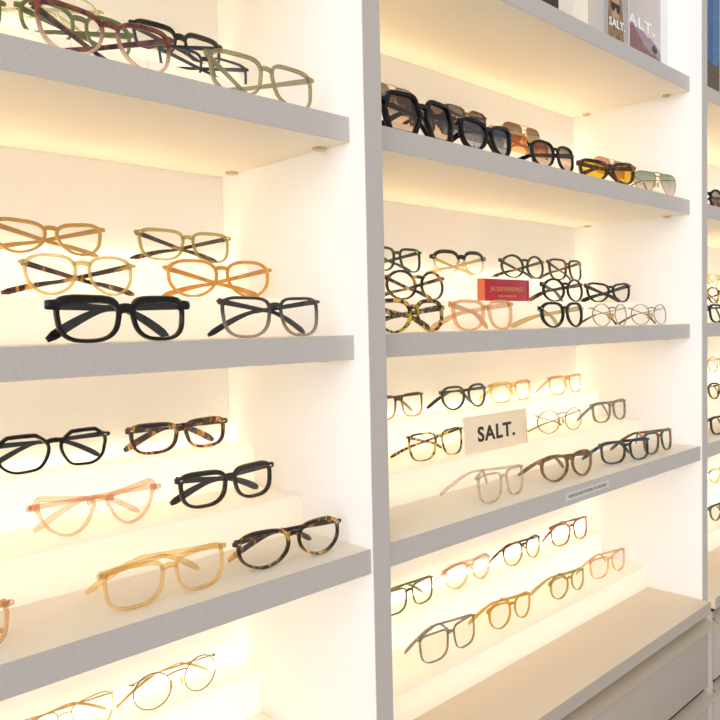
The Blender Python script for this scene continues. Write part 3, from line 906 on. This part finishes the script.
text_mesh('lettering', 'LOS ANGELES', .005, gold_ink, (-.028, -.0003, .0072), rb, spacing=1.2, width=.054, height=.0032)

# sticker on the shelf edge
st = tag(empty('shelf_label', (1.165, YF[3] - .0006, Z[3] - TS / 2)), 'small pale label with a line of fine print on the grey shelf edge', 'label')
box('label_strip', -.072, .072, 0, .0005, -.0062, .0062, plain('label_grey', (.70, .63, .57), .5), st)
text_mesh('lettering', 'PLEASE DO NOT RETURN TO THE SHELF', .005, ink, (-.064, -.0002, -.0026), st, extrude=.0001, width=.128, height=.0052)

def poly(name, pts, y, mat, parent, th=.0002):
    n = len(pts)
    V = [Vector((x, y, z)) for x, z in pts] + [Vector((x, y + th, z)) for x, z in pts]
    Fc = [list(range(n)), list(range(2 * n - 1, n - 1, -1))] + [[i, (i + 1) % n, n + (i + 1) % n, n + i] for i in range(n)]
    return mesh_obj(name, V, Fc, mat, parent)

def noise_mat(name, c0, c1, scale=60, stretch=(1, 1, 1)):
    m, nt, out = new_mat(name)
    tc = nt.nodes.new('ShaderNodeTexCoord')
    mp = nt.nodes.new('ShaderNodeMapping'); mp.inputs['Scale'].default_value = stretch
    nt.links.new(tc.outputs['Object'], mp.inputs[0])
    n = nt.nodes.new('ShaderNodeTexNoise'); n.inputs['Scale'].default_value = scale; n.inputs['Detail'].default_value = 4
    nt.links.new(mp.outputs[0], n.inputs['Vector'])
    r = ramp(nt, n.outputs['Fac'], [(.35, c0), (.65, c1)])
    b = principled(nt, rough=.5); nt.links.new(r.outputs[0], b.inputs['Base Color'])
    nt.links.new(b.outputs[0], out.inputs[0])
    return m

# desert print, behind
zt = Z[0] + .0003
p2 = tag(empty('poster', (1.505, .716, zt)), 'white framed desert landscape print with large white capitals, beside the side panel', 'poster')
box('frame_board', -.128, .1305, .0004, .010, 0, .30, plain('white_frame', (.86, .85, .84), .4), p2, .0006)
sky = poly('sky_print', [(-.094, .004), (.0965, .004), (.0965, .29), (-.094, .29)], 0.0002, noise_mat('dusk_sky_print', (.56, .50, .50), (.70, .58, .50), 14, (.4, 1, 3)), p2)
sky['label'] = 'pale dusk sky print'
poly('hills_print', [(-.094, .004), (.0965, .004), (.0965, .048), (.085, .058), (.07, .062), (.052, .071), (.036, .069), (.012, .078), (-.02, .083), (-.094, .09)], 0.0000, noise_mat('mauve_hill_print', (.30, .22, .25), (.36, .27, .29), 50), p2)
poly('ground_print', [(-.094, .0045), (.0965, .0045), (.0965, .036), (.05, .040), (.02, .050), (-.005, .066), (-.03, .078), (-.094, .085)], -.0002, noise_mat('red_desert_print', (.20, .085, .085), (.30, .14, .12), 120), p2)
tree_pts = [(.0668, .030), (.069, .030), (.0695, .046), (.074, .044), (.079, .049), (.077, .056), (.072, .054), (.070, .061), (.064, .062), (.0635, .056), (.057, .057), (.055, .050), (.061, .046), (.0665, .046)]
poly('tree_print', tree_pts, -.0004, plain('tree_ink', (.035, .025, .03), .6), p2)
text_mesh('lettering', 'SALT.', .04, white_ink, (-.078, -.0003, .0775), p2, extrude=.0002, offset=.0008, spacing=1.12, width=.146, height=.0225)

# woman in sunglasses print, in front
p1 = tag(empty('poster', (1.339, .690, zt)), 'grey print of a long-haired woman in dark sunglasses with white capitals, in front', 'poster')
box('frame_board', -.0705, .072, .0004, .010, 0, .30, crystal('clear_frame', (.70, .62, .55), (.92, .88, .84), .75), p1, .0006)
poly('backdrop_print', [(-.030, .003), (.064, .003), (.064, .29), (-.030, .29)], .0002, noise_mat('grey_backdrop_print', (.42, .38, .36), (.50, .46, .43), 20), p1)
poly('hair_print', [(-.016, .003), (.047, .003), (.044, .05), (.038, .09), (.030, .112), (.016, .122), (.0, .117), (-.010, .10), (-.015, .06)], .0000, noise_mat('blonde_hair_print', (.10, .06, .025), (.44, .28, .12), 120, (2.2, 1, .3)), p1)
poly('face_print', [(.008, .042), (.018, .042), (.026, .052), (.029, .068), (.028, .090), (.020, .100), (.008, .099), (.001, .090), (-.001, .068), (.002, .052)], -.0002, plain('face_print', (.55, .31, .20), .6), p1)
poly('sunglasses_print', [(-.003, .078), (-.002, .066), (.003, .062), (.009, .063), (.0125, .070), (.0155, .070), (.019, .062), (.026, .061), (.030, .066), (.031, .078)], -.0004, plain('print_black', (.015, .012, .01), .5), p1)
poly('lips_print', [(.009, .050), (.014, .0525), (.019, .050), (.014, .0475)], -.0004, plain('lip_print', (.42, .10, .08), .5), p1)
text_mesh('lettering', 'SALT.', .02, white_ink, (-.012, -.0006, .0335), p1, extrude=.0002, offset=.0005, spacing=1.1, width=.062, height=.0155)

# dark print further left
p3 = tag(empty('poster', (1.119, .700, zt)), 'dark brown print at the very top edge of the photo', 'poster')
box('frame_board', -.05, .052, .0004, .012, 0, .26, plain('gold_edge_frame', (.35, .27, .10), .4), p3, .0006)
poly('dark_print', [(-.048, .002), (.0505, .002), (.0505, .258), (-.048, .258)], .0001, noise_mat('dark_forest_print', (.018, .013, .008), (.05, .035, .015), 40), p3)

# city print in the far right cabinet
p4 = tag(empty('poster', (1.902, .702, zt)), 'blue city skyline print in the far right cabinet', 'poster')
box('frame_board', -.105, .105, .0004, .012, 0, .32, plain('black_frame', (.03, .03, .035), .4), p4, .0006)
poly('sky_print', [(-.085, .002), (.08, .002), (.08, .318), (-.085, .318)], .0002, noise_mat('blue_night_print', (.03, .09, .26), (.05, .15, .36), 18), p4)
poly('tower_print', [(-.055, .08), (-.055, .30), (-.030, .31), (-.022, .30), (-.022, .08)], .0000, noise_mat('tower_print', (.04, .12, .28), (.10, .22, .38), 200, (.3, 1, 1.5)), p4)
poly('street_print', [(-.085, .0025), (.08, .0025), (.08, .10), (.05, .085), (-.01, .09), (-.04, .075), (-.085, .085)], -.0002, noise_mat('street_print', (.06, .045, .03), (.16, .10, .05), 90), p4)
poly('yellow_edge_print', [(-.016, .0026), (-.011, .0026), (-.011, .318), (-.016, .318)], -.0003, plain('yellow_print', (.62, .58, .22), .5), p4)

# ------------------------------------------------------------------ room shell
f = box('floor', -3, 6, -4, 1.2, -.05, 0, M['floor']); f['kind'] = 'structure'
wl = box('wall_back', -3, 6, .966, 1.1, 0, 3.2, M['wall']); wl['kind'] = 'structure'

# ------------------------------------------------------------------ light
wd = bpy.data.worlds.new('shop_daylight')
scene.world = wd
wd.use_nodes = True
nt = wd.node_tree
bg = nt.nodes['Background']
tc = nt.nodes.new('ShaderNodeTexCoord')
dt = nt.nodes.new('ShaderNodeVectorMath'); dt.operation = 'DOT_PRODUCT'
dt.inputs[1].default_value = Vector((-.80, -.58, .18)).normalized()
nt.links.new(tc.outputs['Generated'], dt.inputs[0])
mr = nt.nodes.new('ShaderNodeMapRange'); mr.interpolation_type = 'SMOOTHSTEP'
mr.inputs['From Min'].default_value = .72; mr.inputs['From Max'].default_value = .86
nt.links.new(dt.outputs['Value'], mr.inputs['Value'])
cr = ramp(nt, mr.outputs[0], [(0, (.40, .39, .385)), (1, (1.75, 1.8, 1.9))])      # shop interior / shop window
nt.links.new(cr.outputs[0], bg.inputs[0])
bg.inputs[1].default_value = 1.0

# ------------------------------------------------------------------ camera
cam = bpy.data.cameras.new('camera')
co = bpy.data.objects.new('camera', cam)
COL.objects.link(co)
yaw, pitch, roll = .77048, .04538, -.02136
fw = Vector((math.sin(yaw) * math.cos(pitch), math.cos(yaw) * math.cos(pitch), -math.sin(pitch)))
r = Vector((math.cos(yaw), -math.sin(yaw), 0)); u = r.cross(fw)
r2 = r * math.cos(roll) + u * math.sin(roll)
u2 = -r * math.sin(roll) + u * math.cos(roll)
mw = Matrix.Identity(4)
for i in range(3):
    mw[i][0] = r2[i]; mw[i][1] = u2[i]; mw[i][2] = -fw[i]
mw[2][3] = 1.5
co.matrix_world = mw
cam.sensor_width = 36
cam.lens = 36 * 756.23 / 720
cam.clip_start = .01
scene.camera = co

scene.view_settings.view_transform = 'Standard'
scene.view_settings.look = 'None'
scene.view_settings.exposure = 0.45
scene.view_settings.gamma = 1.0
scene.view_settings.use_curve_mapping = False
scene.cycles.transparent_max_bounces = 24
scene.cycles.max_bounces = 10
scene.cycles.diffuse_bounces = 8
